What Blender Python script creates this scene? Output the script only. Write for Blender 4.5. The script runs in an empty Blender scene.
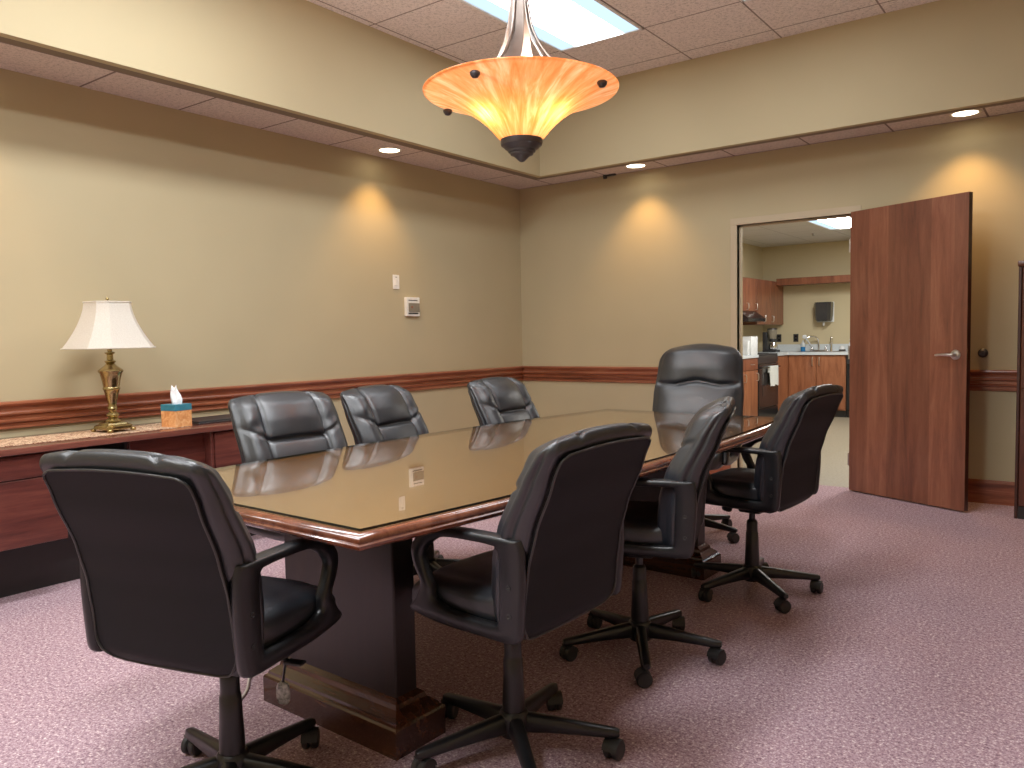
import bpy, bmesh, math, random
from mathutils import Vector, Matrix
PI = math.pi
random.seed(7)
sc = bpy.context.scene
COL = sc.collection

# ------------------------------------------------------------------ materials
def srgb(r, g, b):
    f = lambda c: (c/255/12.92) if c/255 <= .04045 else ((c/255+.055)/1.055)**2.4
    return (f(r), f(g), f(b), 1)

def new_mat(name):
    m = bpy.data.materials.new(name); m.use_nodes = True
    nt = m.node_tree; nt.nodes.clear()
    out = nt.nodes.new('ShaderNodeOutputMaterial')
    return m, nt, out

class G:
    """tiny node-graph helper"""
    def __init__(s, nt): s.nt = nt
    def n(s, t, **kw):
        nd = s.nt.nodes.new(t)
        for k, v in kw.items():
            if k.startswith('i_'):
                key = k[2:]; key = int(key) if key.isdigit() else key.replace('_', ' ')
                nd.inputs[key].default_value = v
            else: setattr(nd, k, v)
        return nd
    def l(s, a, b): s.nt.links.new(a, b)
    def math(s, op, a, b=None):
        nd = s.nt.nodes.new('ShaderNodeMath'); nd.operation = op
        for i, v in enumerate((a, b)):
            if v is None: continue
            if isinstance(v, (int, float)): nd.inputs[i].default_value = v
            else: s.l(v, nd.inputs[i])
        return nd.outputs[0]
    def ramp(s, fac, stops):
        nd = s.nt.nodes.new('ShaderNodeValToRGB'); e = nd.color_ramp.elements
        while len(e) < len(stops): e.new(.5)
        for i, (p, c) in enumerate(stops): e[i].position = p; e[i].color = c
        s.l(fac, nd.inputs[0]); return nd.outputs[0]
    def mix(s, fac, a, b, mode='MIX'):
        nd = s.nt.nodes.new('ShaderNodeMix'); nd.data_type = 'RGBA'; nd.blend_type = mode
        for sock, v in ((nd.inputs[0], fac), (nd.inputs[6], a), (nd.inputs[7], b)):
            if isinstance(v, (int, float, tuple)): sock.default_value = v
            else: s.l(v, sock)
        return nd.outputs[2]
    def coord(s, scale=(1, 1, 1), loc=(0, 0, 0), kind='Object'):
        tc = s.n('ShaderNodeTexCoord'); mp = s.n('ShaderNodeMapping')
        mp.inputs['Scale'].default_value = scale; mp.inputs['Location'].default_value = loc
        s.l(tc.outputs[kind], mp.inputs[0]); return mp.outputs[0]
    def noise(s, vec, scale, detail=3, rough=.55, dist=0):
        nd = s.n('ShaderNodeTexNoise'); nd.inputs['Scale'].default_value = scale
        nd.inputs['Detail'].default_value = detail; nd.inputs['Roughness'].default_value = rough
        nd.inputs['Distortion'].default_value = dist
        s.l(vec, nd.inputs['Vector']); return nd.outputs[0]
    def bump(s, h, strength, dist=.01):
        nd = s.n('ShaderNodeBump'); nd.inputs['Strength'].default_value = strength
        nd.inputs['Distance'].default_value = dist; s.l(h, nd.inputs['Height']); return nd.outputs[0]
    def bsdf(s, out, color, rough=.5, metallic=0, normal=None, coat=0, spec=.5, **kw):
        b = s.n('ShaderNodeBsdfPrincipled')
        for key, v in (('Base Color', color), ('Roughness', rough)):
            if isinstance(v, (int, float, tuple)): b.inputs[key].default_value = v
            else: s.l(v, b.inputs[key])
        b.inputs['Metallic'].default_value = metallic
        b.inputs['Coat Weight'].default_value = coat
        b.inputs['Coat Roughness'].default_value = .06
        b.inputs['Specular IOR Level'].default_value = spec
        for k, v in kw.items(): b.inputs[k.replace('_', ' ')].default_value = v
        if normal is not None: s.l(normal, b.inputs['Normal'])
        if out is not None: s.l(b.outputs[0], out.inputs[0])
        return b

def simple(name, col, rough=.5, metallic=0, coat=0, spec=.5, var=.08, scale=20, bump=0, **kw):
    m, nt, out = new_mat(name); g = G(nt)
    v = g.coord()
    f = g.noise(v, scale, 3)
    dark = tuple(c*(1-var) for c in col[:3])+(1,); lite = tuple(min(1, c*(1+var)) for c in col[:3])+(1,)
    c = g.ramp(f, [(.3, dark), (.7, lite)])
    nrm = g.bump(f, bump, .004) if bump else None
    g.bsdf(out, c, rough, metallic, nrm, coat, spec, **kw)
    return m

def wood(name, dark, mid, lite, scale=(14, 14, 1.2), rough=.3, coat=.25, seams=None, spec=.5):
    m, nt, out = new_mat(name); g = G(nt)
    v = g.coord(scale)
    a = g.noise(v, 2.2, 6, .62, .6)
    fine = g.noise(g.coord(tuple(s*7 for s in scale)), 3, 3, .7)
    big = g.noise(g.coord(tuple(s*.22 for s in scale)), 2.5, 2)
    f = g.math('ADD', g.math('MULTIPLY', a, .6), g.math('ADD', g.math('MULTIPLY', fine, .18), g.math('MULTIPLY', big, .3)))
    c = g.ramp(f, [(.36, dark), (.53, mid), (.70, lite)])
    if seams:                       # veneer leaves: each strip has its own tone
        axis, pitch, amt = seams
        tc = g.n('ShaderNodeTexCoord'); sx = g.n('ShaderNodeSeparateXYZ'); g.l(tc.outputs['Object'], sx.inputs[0])
        cell = g.math('FLOOR', g.math('DIVIDE', sx.outputs[axis], pitch))
        wn = g.n('ShaderNodeTexWhiteNoise', noise_dimensions='1D'); g.l(cell, wn.inputs['W'])
        c = g.mix(g.math('MULTIPLY', wn.outputs[0], amt), c, (.35, .30, .30, 1), 'MULTIPLY')
    g.bsdf(out, c, rough, 0, g.bump(fine, .06, .002), coat, spec)
    return m

def paint(name, col, rough=.75):
    m, nt, out = new_mat(name); g = G(nt)
    v = g.coord()
    f = g.noise(v, 1.3, 2); fine = g.noise(v, 260, 2)
    c = g.ramp(f, [(.3, tuple(x*.965 for x in col[:3])+(1,)), (.7, tuple(min(1, x*1.035) for x in col[:3])+(1,))])
    g.bsdf(out, c, rough, 0, g.bump(fine, .12, .002), 0, .3)
    return m

def carpet_mat():
    m, nt, out = new_mat('carpet'); g = G(nt)
    v = g.coord()
    f = g.noise(v, 70, 3, .75); f2 = g.noise(v, 150, 2, .6); big = g.noise(v, 1.1, 3, .6); mid = g.noise(v, 9, 3, .6)
    s = g.math('ADD', g.math('MULTIPLY', f, .55), g.math('MULTIPLY', f2, .45))
    c = g.ramp(s, [(.36, srgb(112, 82, 93)), (.46, srgb(160, 130, 140)), (.55, srgb(187, 158, 165)), (.63, srgb(238, 222, 218))])
    b = g.math('ADD', g.math('MULTIPLY', big, .7), g.math('MULTIPLY', mid, .3))
    c = g.mix(.5, c, g.ramp(b, [(.32, (.74, .72, .74, 1)), (.62, (1.0, 1.0, 1.0, 1))]), 'MULTIPLY')
    g.bsdf(out, c, .95, 0, g.bump(s, .6, .006), 0, .1)
    return m

def tile_mat(name, base, x0, y0, pitch, rough=.9, line=.010, spk=.5, linecol=(.36, .31, .29, 1), pitch_y=None):
    m, nt, out = new_mat(name); g = G(nt)
    tc = g.n('ShaderNodeTexCoord'); sx = g.n('ShaderNodeSeparateXYZ'); g.l(tc.outputs['Object'], sx.inputs[0])
    d = []
    for k, o0, pt in ((0, x0, pitch), (1, y0, pitch_y or pitch)):
        if pt is None: continue
        t = g.math('MULTIPLY', g.math('FRACT', g.math('DIVIDE', g.math('SUBTRACT', sx.outputs[k], o0), pt)), pt)
        d.append(g.math('MINIMUM', t, g.math('SUBTRACT', pt, t)))
    dm = d[0] if len(d) == 1 else g.math('MINIMUM', d[0], d[1])
    fac = g.math('LESS_THAN', dm, line/2)
    v = g.coord()
    f = g.math('ADD', g.math('MULTIPLY', g.noise(v, 120, 3, .7), .6), g.math('MULTIPLY', g.noise(v, 45, 2), .4))
    c = g.ramp(f, [(.36, tuple(x*(1-spk) for x in base[:3])+(1,)), (.5, base), (.68, tuple(min(1, x*(1+.25*spk)) for x in base[:3])+(1,))])
    c = g.mix(fac, c, linecol)
    h = g.math('SUBTRACT', g.math('MULTIPLY', f, .3), fac)
    g.bsdf(out, c, rough, 0, g.bump(h, .5, .006), 0, .2)
    return m

def emit(name, col, strength, mixcol=None):
    m, nt, out = new_mat(name); g = G(nt)
    e = g.n('ShaderNodeEmission'); e.inputs[0].default_value = col; e.inputs[1].default_value = strength
    g.l(e.outputs[0], out.inputs[0]); return m

def leather(name, col, rough):
    m, nt, out = new_mat(name); g = G(nt)
    v = g.coord()
    vor = g.n('ShaderNodeTexVoronoi'); vor.inputs['Scale'].default_value = 420; g.l(v, vor.inputs['Vector'])
    crease = g.noise(g.coord((1, 1, .6)), 17, 4, .6, .8)
    h = g.math('ADD', g.math('MULTIPLY', vor.outputs[0], .25), crease)
    r = g.ramp(g.noise(v, 9, 3), [(.3, (rough-.05,)*3+(1,)), (.7, (rough+.08,)*3+(1,))])
    g.bsdf(out, col, r, 0, g.bump(h, .22, .006), 0, .85)
    return m

def glass_mat(name, tint=(.97, .99, .98, 1), ior=1.5, rough=.0):
    m, nt, out = new_mat(name); g = G(nt)
    fr = g.n('ShaderNodeFresnel'); fr.inputs[0].default_value = ior
    t = g.n('ShaderNodeBsdfTransparent'); t.inputs[0].default_value = tint
    gl = g.n('ShaderNodeBsdfGlossy'); gl.inputs['Roughness'].default_value = rough; gl.inputs[0].default_value = (1, 1, 1, 1)
    geo = g.n('ShaderNodeNewGeometry')
    fac = g.math('MULTIPLY', fr.outputs[0], g.math('SUBTRACT', 1.0, geo.outputs['Backfacing']))
    mx = g.n('ShaderNodeMixShader'); g.l(fac, mx.inputs[0]); g.l(t.outputs[0], mx.inputs[1]); g.l(gl.outputs[0], mx.inputs[2])
    g.l(mx.outputs[0], out.inputs[0]); return m

def amber_glass():
    m, nt, out = new_mat('amber_alabaster_glass'); g = G(nt)
    tc = g.n('ShaderNodeTexCoord'); mul = g.n('ShaderNodeVectorMath', operation='MULTIPLY'); g.l(tc.outputs['Object'], mul.inputs[0]); mul.inputs[1].default_value = (1, 1, 0)
    nrmv = g.n('ShaderNodeVectorMath', operation='NORMALIZE'); g.l(mul.outputs[0], nrmv.inputs[0])
    sc1 = g.n('ShaderNodeVectorMath', operation='SCALE'); g.l(nrmv.outputs[0], sc1.inputs[0]); sc1.inputs['Scale'].default_value = .42
    ad = g.n('ShaderNodeVectorMath', operation='ADD'); g.l(sc1.outputs[0], ad.inputs[0]); g.l(g.coord((.30, .30, .5)), ad.inputs[1])
    f = g.noise(ad.outputs[0], 15, 4, .62, .5)
    c = g.ramp(f, [(.30, srgb(224, 122, 56)), (.5, srgb(238, 150, 88)), (.70, srgb(250, 194, 142))])
    d = g.n('ShaderNodeBsdfPrincipled'); g.l(c, d.inputs['Base Color']); d.inputs['Roughness'].default_value = .18
    tr = g.n('ShaderNodeBsdfTranslucent'); g.l(c, tr.inputs[0])
    mx = g.n('ShaderNodeMixShader'); mx.inputs[0].default_value = .55
    g.l(d.outputs[0], mx.inputs[1]); g.l(tr.outputs[0], mx.inputs[2]); g.l(mx.outputs[0], out.inputs[0])
    return m

def shade_mat():
    m, nt, out = new_mat('cream_lamp_fabric'); g = G(nt)
    f = g.noise(g.coord((1, 1, 1)), 220, 2)
    c = g.ramp(f, [(.3, srgb(226, 220, 208)), (.7, srgb(242, 238, 228))])
    d = g.n('ShaderNodeBsdfPrincipled'); g.l(c, d.inputs['Base Color']); d.inputs['Roughness'].default_value = .8
    tr = g.n('ShaderNodeBsdfTranslucent'); g.l(c, tr.inputs[0])
    mx = g.n('ShaderNodeMixShader'); mx.inputs[0].default_value = .35
    g.l(d.outputs[0], mx.inputs[1]); g.l(tr.outputs[0], mx.inputs[2]); g.l(mx.outputs[0], out.inputs[0])
    return m

def runner_mat():
    m, nt, out = new_mat('woven_runner'); g = G(nt)
    v = g.coord()
    f = g.noise(v, 34, 4, .6, 2.5); fine = g.noise(v, 300, 2)
    c = g.ramp(f, [(.40, srgb(112, 66, 52)), (.5, srgb(196, 160, 128)), (.58, srgb(222, 196, 164))])
    g.bsdf(out, c, .9, 0, g.bump(fine, .3, .003), 0, .2); return m

def marble_box():
    m, nt, out = new_mat('orange_marbled_card'); g = G(nt)
    v = g.coord()
    f = g.noise(v, 26, 5, .65, 2)
    c = g.ramp(f, [(.32, srgb(206, 124, 66)), (.52, srgb(232, 162, 100)), (.68, srgb(244, 192, 136))])
    g.bsdf(out, c, .45); return m

M = {}
M['wall'] = paint('tan_wall_paint', srgb(183, 168, 133))
M['kwall'] = paint('kitchen_wall_paint', srgb(200, 186, 150))
M['white'] = simple('white_plastic', srgb(236, 232, 222), .4)
M['carpet'] = carpet_mat()
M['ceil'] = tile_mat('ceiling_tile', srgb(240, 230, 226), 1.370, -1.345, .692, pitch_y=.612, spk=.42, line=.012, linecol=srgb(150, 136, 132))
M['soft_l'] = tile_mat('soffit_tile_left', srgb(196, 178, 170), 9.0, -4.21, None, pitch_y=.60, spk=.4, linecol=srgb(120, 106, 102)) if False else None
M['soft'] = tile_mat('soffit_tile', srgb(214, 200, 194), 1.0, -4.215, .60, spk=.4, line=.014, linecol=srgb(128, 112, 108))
M['kceil'] = tile_mat('kitchen_ceiling_tile', srgb(214, 212, 206), 1.79, 3.19, .61, pitch_y=.61, spk=.12, linecol=srgb(170, 168, 162))
M['kfloor'] = tile_mat('kitchen_floor_tile', srgb(150, 140, 120), .2, .3, .46, rough=.45, spk=.35, line=.006, linecol=srgb(150, 134, 108))
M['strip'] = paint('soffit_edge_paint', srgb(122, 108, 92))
M['frame'] = paint('door_frame_paint', srgb(190, 172, 142), .5)
M['rail'] = wood('rail_wood', srgb(88, 40, 24), srgb(138, 74, 48), srgb(168, 104, 74), (10, 10, 10), .28, .35)
M['rail_x'] = wood('rail_wood_long', srgb(92, 44, 27), srgb(138, 74, 48), srgb(168, 104, 74), (1.2, 16, 16), .28, .35)
M['rail_y'] = wood('rail_wood_side', srgb(92, 44, 27), srgb(138, 74, 48), srgb(168, 104, 74), (16, 1.2, 16), .28, .35)
M['door'] = wood('door_veneer', srgb(98, 54, 38), srgb(130, 76, 54), srgb(152, 96, 70), (9, 9, .8), .34, .15, (0, .165, .55))
M['dooredge'] = wood('door_edge_wood', srgb(38, 18, 12), srgb(58, 28, 18), srgb(74, 36, 24), (9, 9, 1), .4, .1)
M['table'] = wood('table_top_wood', srgb(126, 82, 46), srgb(142, 95, 55), srgb(152, 104, 62), (16, 1.3, 16), .12, 1.0)
M['tedge'] = wood('table_edge_wood', srgb(66, 30, 19), srgb(104, 54, 35), srgb(130, 76, 52), (9, 9, 9), .22, .6)
M['tbase'] = wood('table_base_wood', srgb(13, 7, 6), srgb(22, 12, 10), srgb(32, 18, 14), (16, 16, 1.2), .45, .08)
M['tplinth'] = wood('table_plinth_wood', srgb(40, 22, 14), srgb(62, 36, 22), srgb(84, 50, 30), (1.5, 16, 16), .25, .5)
M['cred'] = wood('credenza_wood', srgb(58, 26, 22), srgb(88, 42, 36), srgb(110, 58, 48), (14, 1.1, 14), .32, .25)
M['credtop'] = wood('credenza_top_wood', srgb(64, 32, 27), srgb(100, 54, 44), srgb(124, 72, 60), (14, 1.1, 14), .25, .4)
M['black_wood'] = simple('black_painted_wood', (.012, .010, .010, 1), .5)
M['bookcase'] = wood('bookcase_wood', srgb(48, 22, 14), srgb(78, 38, 24), srgb(98, 50, 32), (12, 12, 1), .3, .3)
M['kwood'] = wood('kitchen_cabinet_wood', srgb(110, 62, 40), srgb(148, 90, 60), srgb(172, 112, 78), (9, 9, 1.2), .35, .2)
M['kwood_d'] = wood('kitchen_wall_cabinet_wood', srgb(92, 48, 34), srgb(126, 72, 50), srgb(148, 90, 64), (9, 9, 1.2), .35, .2)
M['leather'] = leather('black_leather', (.010, .013, .018, 1), .37)
M['leather2'] = leather('black_leather_side', (.013, .013, .015, 1), .42)
M['backcloth'] = simple('black_back_vinyl', (.0045, .005, .0065, 1), .62, var=.15, scale=300, bump=.15, spec=.22)
M['plastic'] = simple('black_plastic', (.007, .0075, .009, 1), .36, var=.1, scale=120, bump=.05)
M['rubber'] = simple('black_caster_rubber', (.02, .02, .021, 1), .5)
M['piping'] = simple('black_piping', (.03, .029, .028, 1), .35)
M['steel'] = simple('brushed_steel', (.62, .60, .57, 1), .28, 1)
M['chrome'] = simple('chrome', (.75, .75, .76, 1), .12, 1)
M['bronze'] = simple('dark_bronze', (.065, .062, .07, 1), .42, .5)
M['pewter'] = simple('bronze_stem_metal', (.30, .25, .22, 1), .33, .85)
M['brass'] = simple('antique_brass', (.42, .33, .15, 1), .24, 1, var=.25, scale=14)
M['amber'] = amber_glass()
M['shade'] = shade_mat()
M['runner'] = runner_mat()
M['marble'] = marble_box()
M['teal'] = simple('teal_card', srgb(48, 122, 142), .45, var=.2, scale=30)
M['tissue'] = simple('white_tissue', srgb(240, 244, 248), .9, bump=.3, scale=60)
M['glass'] = glass_mat('clear_glass', ior=2.0)
M['glassedge'] = simple('glass_edge', (.012, .02, .016, 1), .15, spec=.6)
M['lens'] = emit('troffer_lens', (.95, .975, 1, 1), 11.5)
M['lensbright'] = emit('troffer_lens_bright', (.95, .975, 1, 1), 37)
M['klens'] = emit('kitchen_lens', (1, .97, .92, 1), 44)
M['lensside'] = emit('troffer_side', (.60, .82, 1, 1), 1.25)
M['trofframe'] = simple('troffer_frame', srgb(232, 232, 232), .5)
M['bulbwarm'] = emit('warm_downlight', (1, .86, .62, 1), 9)
M['trimring'] = simple('cream_trim_ring', srgb(236, 226, 205), .4)
M['greyplastic'] = simple('grey_plastic', srgb(128, 120, 104), .4)
M['dark'] = simple('dark_plastic', (.02, .02, .022, 1), .4)
M['smoke'] = simple('smoked_plastic', (.035, .035, .037, 1), .25)
M['laminate'] = simple('pale_laminate', srgb(206, 214, 218), .35, var=.05, scale=90)
M['blackgloss'] = simple('black_appliance', (.014, .014, .016, 1), .18)
M['ovenglass'] = simple('oven_window', (.03, .026, .026, 1), .08)
M['towel'] = simple('white_towel', srgb(226, 230, 226), .95, bump=.4, scale=180)
M['cardwhite'] = simple('white_card', srgb(226, 230, 232), .6)
M['blue'] = simple('blue_soap', srgb(40, 118, 178), .15)
M['clearplastic'] = simple('clear_plastic', srgb(190, 198, 202), .15)
M['red'] = simple('dark_red_card', srgb(128, 40, 28), .5)
M['tagfilm'] = simple('plastic_tag_film', srgb(150, 150, 146), .15, var=.9, scale=70)
M['whitecord'] = simple('white_cord', srgb(200, 190, 180), .5)

# ------------------------------------------------------------------ mesh helpers
def link(name, bm, mats, parent=None, loc=(0, 0, 0), rot=(0, 0, 0), smooth=None):
    me = bpy.data.meshes.new(name)
    bmesh.ops.recalc_face_normals(bm, faces=bm.faces[:])
    bm.to_mesh(me); bm.free()
    for mt in (mats if isinstance(mats, (list, tuple)) else [mats]): me.materials.append(mt)
    o = bpy.data.objects.new(name, me); COL.objects.link(o)
    o.location = loc; o.rotation_euler = rot
    if parent is not None: o.parent = parent
    if smooth is not None:
        for p in me.polygons: p.use_smooth = True
        if smooth < 170:
            me.set_sharp_from_angle(angle=math.radians(smooth))
    return o

def tag(o, label=None, cat=None, group=None, kind=None):
    if label: o['label'] = label
    if cat: o['category'] = cat
    if group: o['group'] = group
    if kind: o['kind'] = kind
    return o

def empty(name, loc=(0, 0, 0), rz=0, label=None, cat=None, group=None, kind=None):
    o = bpy.data.objects.new(name, None); COL.objects.link(o)
    o.location = loc; o.rotation_euler = (0, 0, rz); o.empty_display_size = .1
    return tag(o, label, cat, group, kind)

def struct(o, label=None):
    o['kind'] = 'structure'
    if label: o['label'] = label
    return o

def box(bm, x0, x1, y0, y1, z0, z1, bev=0, seg=2, mi=0, mtx=None):
    vs = [bm.verts.new((x, y, z)) for z in (z0, z1) for y in (y0, y1) for x in (x0, x1)]
    fs = [bm.faces.new([vs[i] for i in q]) for q in ((0, 2, 3, 1), (4, 5, 7, 6), (0, 1, 5, 4), (2, 6, 7, 3), (0, 4, 6, 2), (1, 3, 7, 5))]
    for f in fs: f.material_index = mi
    if bev > 0:
        es = list({e for f in fs for e in f.edges})
        r = bmesh.ops.bevel(bm, geom=es, offset=bev, segments=seg, profile=.5, affect='EDGES')
        for f in r['faces']: f.material_index = mi
        vs = list({v for f in fs if f.is_valid for v in f.verts} | {v for f in r['faces'] for v in f.verts})
    if mtx is not None: bmesh.ops.transform(bm, matrix=mtx, verts=[v for v in vs if v.is_valid])
    return bm

def bx(*a, **k): return box(bmesh.new(), *a, **k)

def loft(bm, rings, closed=True, cap0=True, cap1=True, mi=0):
    R = [[bm.verts.new(p) for p in r] for r in rings]
    n = len(R[0])
    for a, b in zip(R[:-1], R[1:]):
        for i in range(n if closed else n-1):
            j = (i+1) % n
            try: bm.faces.new((a[i], a[j], b[j], b[i])).material_index = mi
            except ValueError: pass
    for flag, r in ((cap0, R[0]), (cap1, R[-1])):
        if flag and closed:
            c = bm.verts.new(sum((v.co for v in r), Vector())/n)
            for i in range(n):
                try: bm.faces.new((r[i], r[(i+1) % n], c)).material_index = mi
                except ValueError: pass
    return bm

def lathe(bm, prof, seg=32, mi=0, mtx=None, cap0=True, cap1=True):
    rings = []
    for r, z in prof:
        ring = [Vector((r*math.cos(2*PI*k/seg), r*math.sin(2*PI*k/seg), z)) for k in range(seg)]
        if mtx is not None: ring = [mtx @ p for p in ring]
        rings.append(ring)
    return loft(bm, rings, True, cap0, cap1, mi)

def catmull(pts, sub, closed=False):
    out = []; n = len(pts)
    P = [Vector(p) for p in pts]
    for i in range(n if closed else n-1):
        p1, p2 = P[i], P[(i+1) % n]
        p0 = P[(i-1) % n] if closed or i > 0 else p1*2-p2
        p3 = P[(i+2) % n] if closed or i+2 < n else p2*2-p1
        for k in range(sub):
            t = k/sub
            out.append(.5*((2*p1)+(-p0+p2)*t+(2*p0-5*p1+4*p2-p3)*t*t+(-p0+3*p1-3*p2+p3)*t**3))
    if not closed: out.append(P[-1])
    return out

def tube(bm, pts, r, seg=8, mi=0, closed=False, up=None):
    P = [Vector(p) for p in pts]; n = len(P); rings = []
    N = None
    for i in range(n):
        t = (P[(i+1) % n]-P[i-1]) if closed else (P[min(i+1, n-1)]-P[max(i-1, 0)])
        t.normalize()
        if N is None:
            N = t.cross(Vector((0, 0, 1)) if abs(t.z) < .9 else Vector((1, 0, 0))).normalized()
        else:
            N = (N-t*N.dot(t)).normalized()
        B = t.cross(N)
        rr = r[i] if isinstance(r, (list, tuple)) else r
        rings.append([P[i]+N*(rr*math.cos(2*PI*k/seg))+B*(rr*math.sin(2*PI*k/seg)) for k in range(seg)])
    if closed: rings.append(rings[0])
    return loft(bm, rings, True, not closed, not closed, mi)

def prism(bm, poly, z0, z1, mi=0):
    return loft(bm, [[(x, y, z0) for x, y in poly], [(x, y, z1) for x, y in poly]], True, True, True, mi)

def children(o): return [c for c in bpy.data.objects if c.parent == o]

def copy_tree(o, kids, parent=None):
    c = o.copy(); COL.objects.link(c)
    if parent is not None: c.parent = parent
    for ch in kids.get(o.name, []): copy_tree(ch, kids, c)
    return c

def kid_map():
    d = {}
    for o in bpy.data.objects:
        if o.parent: d.setdefault(o.parent.name, []).append(o)
    return d

def lerp(tab, z):
    if z <= tab[0][0]: return tab[0][1]
    for (a, va), (b, vb) in zip(tab[:-1], tab[1:]):
        if z <= b:
            t = (z-a)/(b-a); t = t*t*(3-2*t)*.35+t*.65
            return va+(vb-va)*t
    return tab[-1][1]

def gauss(d, w): return math.exp(-(d/w)**2)
def sstep(a, b, x):
    t = min(1, max(0, (x-a)/(b-a))); return t*t*(3-2*t)

# ------------------------------------------------------------------ camera
cam = bpy.data.cameras.new('camera'); camo = bpy.data.objects.new('camera', cam); COL.objects.link(camo)
yaw, pitch, roll, fpx = .6391, .0598, -.0184, 792.02
d = Vector((-math.sin(yaw)*math.cos(pitch), math.cos(yaw)*math.cos(pitch), -math.sin(pitch)))
r0 = Vector((math.cos(yaw), math.sin(yaw), 0)); u0 = r0.cross(d)
r = r0*math.cos(roll)+u0*math.sin(roll); u = -r0*math.sin(roll)+u0*math.cos(roll)
camo.matrix_world = Matrix(((r.x, u.x, -d.x, 4.6515), (r.y, u.y, -d.y, -6.4417), (r.z, u.z, -d.z, 1.2387), (0, 0, 0, 1)))
cam.sensor_width = 36; cam.lens = fpx/1024*36; cam.clip_start = .05
sc.camera = camo

# ------------------------------------------------------------------ room shell
XR, YF = 6.1, -8.0
H, HF, HU = 2.69, 2.656, 3.36          # soffit tiles, soffit edge, upper ceiling
WL, WB = .621, .543                    # soffit widths
DX0, DX1, DZ = 2.216, 3.126, 2.125     # door opening

struct(link('floor', bx(0, XR, YF, .10, -.05, 0), M['carpet']), 'mauve flecked carpet')
bm = bx(0, DX0, 0, .12, 0, HU); box(bm, DX1, XR, 0, .12, 0, HU); box(bm, DX0, DX1, 0, .12, DZ, HU)
struct(link('wall_back', bm, M['wall']), 'tan back wall with the open doorway')
struct(link('wall_left', bx(-.1, 0, YF, .12, 0, HU), M['wall']), 'tan left wall behind the credenza')
struct(link('wall_right', bx(XR, XR+.1, YF, .12, 0, HU), M['wall']))
struct(link('wall_front', bx(-.1, XR+.1, YF-.1, YF, 0, HU), M['wall']))
# soffit (tiles between the outer wall and the tray) and its vertical faces
TX1, TY0 = XR-WL, YF+WB
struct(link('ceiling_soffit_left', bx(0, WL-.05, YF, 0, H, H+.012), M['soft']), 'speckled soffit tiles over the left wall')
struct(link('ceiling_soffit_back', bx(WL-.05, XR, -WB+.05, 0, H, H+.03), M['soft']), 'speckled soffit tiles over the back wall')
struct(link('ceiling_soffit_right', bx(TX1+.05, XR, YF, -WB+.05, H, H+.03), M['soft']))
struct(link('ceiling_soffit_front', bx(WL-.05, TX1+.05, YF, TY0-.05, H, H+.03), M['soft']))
def soffit_face(name, x0, x1, y0, y1):
    bm = bmesh.new(); box(bm, x0, x1, y0, y1, HF, HU)
    return struct(link(name, bm, M['wall']))
soffit_face('wall_soffit_left', WL-.05, WL, TY0, -WB)
soffit_face('wall_soffit_back', WL-.05, TX1+.05, -WB, -WB+.05)
soffit_face('wall_soffit_right', TX1, TX1+.05, TY0, -WB)
soffit_face('wall_soffit_front', WL-.05, TX1+.05, TY0-.05, TY0)
bm = bmesh.new()
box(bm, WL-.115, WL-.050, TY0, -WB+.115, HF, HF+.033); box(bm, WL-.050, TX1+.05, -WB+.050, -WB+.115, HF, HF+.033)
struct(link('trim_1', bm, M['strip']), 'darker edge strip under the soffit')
struct(link('ceiling', bx(0, XR, YF, .12, HU, HU+.05), M['ceil']), 'speckled acoustic tile ceiling of the tray')

# chair rail and baseboard, extruded mouldings
RAIL = [(0, .945), (.030, .945), (.040, .940), (.042, .932), (.036, .922), (.026, .912), (.022, .906), (.020, .898), (.020, .893), (.032, .890), (.036, .884),
        (.034, .876), (.022, .870), (.016, .866), (.016, .850), (.024, .847), (.030, .842), (.028, .834), (.016, .829), (.014, .824), (.014, .810), (.020, .807), (.020, .801), (.010, .796), (0, .796)]
BASE = [(0, .168), (.008, .168), (.013, .160), (.015, .148), (.015, 0), (0, 0)]
def moulding(name, prof, axis, a0, a1, off, sgn, mt, mitre0=False, mitre1=False, label=None):
    bm = bmesh.new(); rings = []
    for a, mi in ((a0, mitre0), (a1, mitre1)):
        s = 1 if a == a0 else -1
        ring = []
        for dd, z in prof:
            aa = a+(dd*s if mi else 0)
            ring.append((off+sgn*dd, aa, z) if axis == 'y' else (aa, off+sgn*dd, z))
        rings.append(ring)
    loft(bm, rings)
    return struct(link(name, bm, mt), label)
moulding('trim_2', RAIL, 'y', YF, 0, 0, 1, M['rail_y'], False, True, 'stained wood chair rail on the left wall')
moulding('trim_3', RAIL, 'x', 0, DX0-.055, 0, -1, M['rail_x'], True, False, 'stained wood chair rail on the back wall')
moulding('trim_4', RAIL, 'x', DX1+.055, XR, 0, -1, M['rail_x'], label='stained wood chair rail behind the door')
moulding('trim_5', RAIL, 'y', YF, 0, XR, -1, M['rail_y'])
moulding('baseboard_left', BASE, 'y', YF, 0, 0, 1, M['rail_y'], False, True)
moulding('baseboard_back', BASE, 'x', 0, DX0-.055, 0, -1, M['rail_x'], True, False)
moulding('baseboard_back_right', BASE, 'x', DX1+.055, XR, 0, -1, M['rail_x'], label='wood baseboard behind the door')
moulding('baseboard_right', BASE, 'y', YF, 0, XR, -1, M['rail_y'])

# door frame (painted metal) and door leaf
bm = bmesh.new()
for x0, x1 in ((DX0-.055, DX0), (DX1, DX1+.055)): box(bm, x0, x1, -.008, .128, 0, DZ, .002, 1)
box(bm, DX0-.055, DX1+.055, -.008, .128, DZ, DZ+.055, .002, 1)
for x0, x1 in ((DX0, DX0+.014), (DX1-.014, DX1)): box(bm, x0, x1, .045, .085, 0, DZ)
box(bm, DX0, DX1, .045, .085, DZ-.014, DZ)
struct(link('trim_6', bm, M['frame']), 'painted metal door frame')

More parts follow.
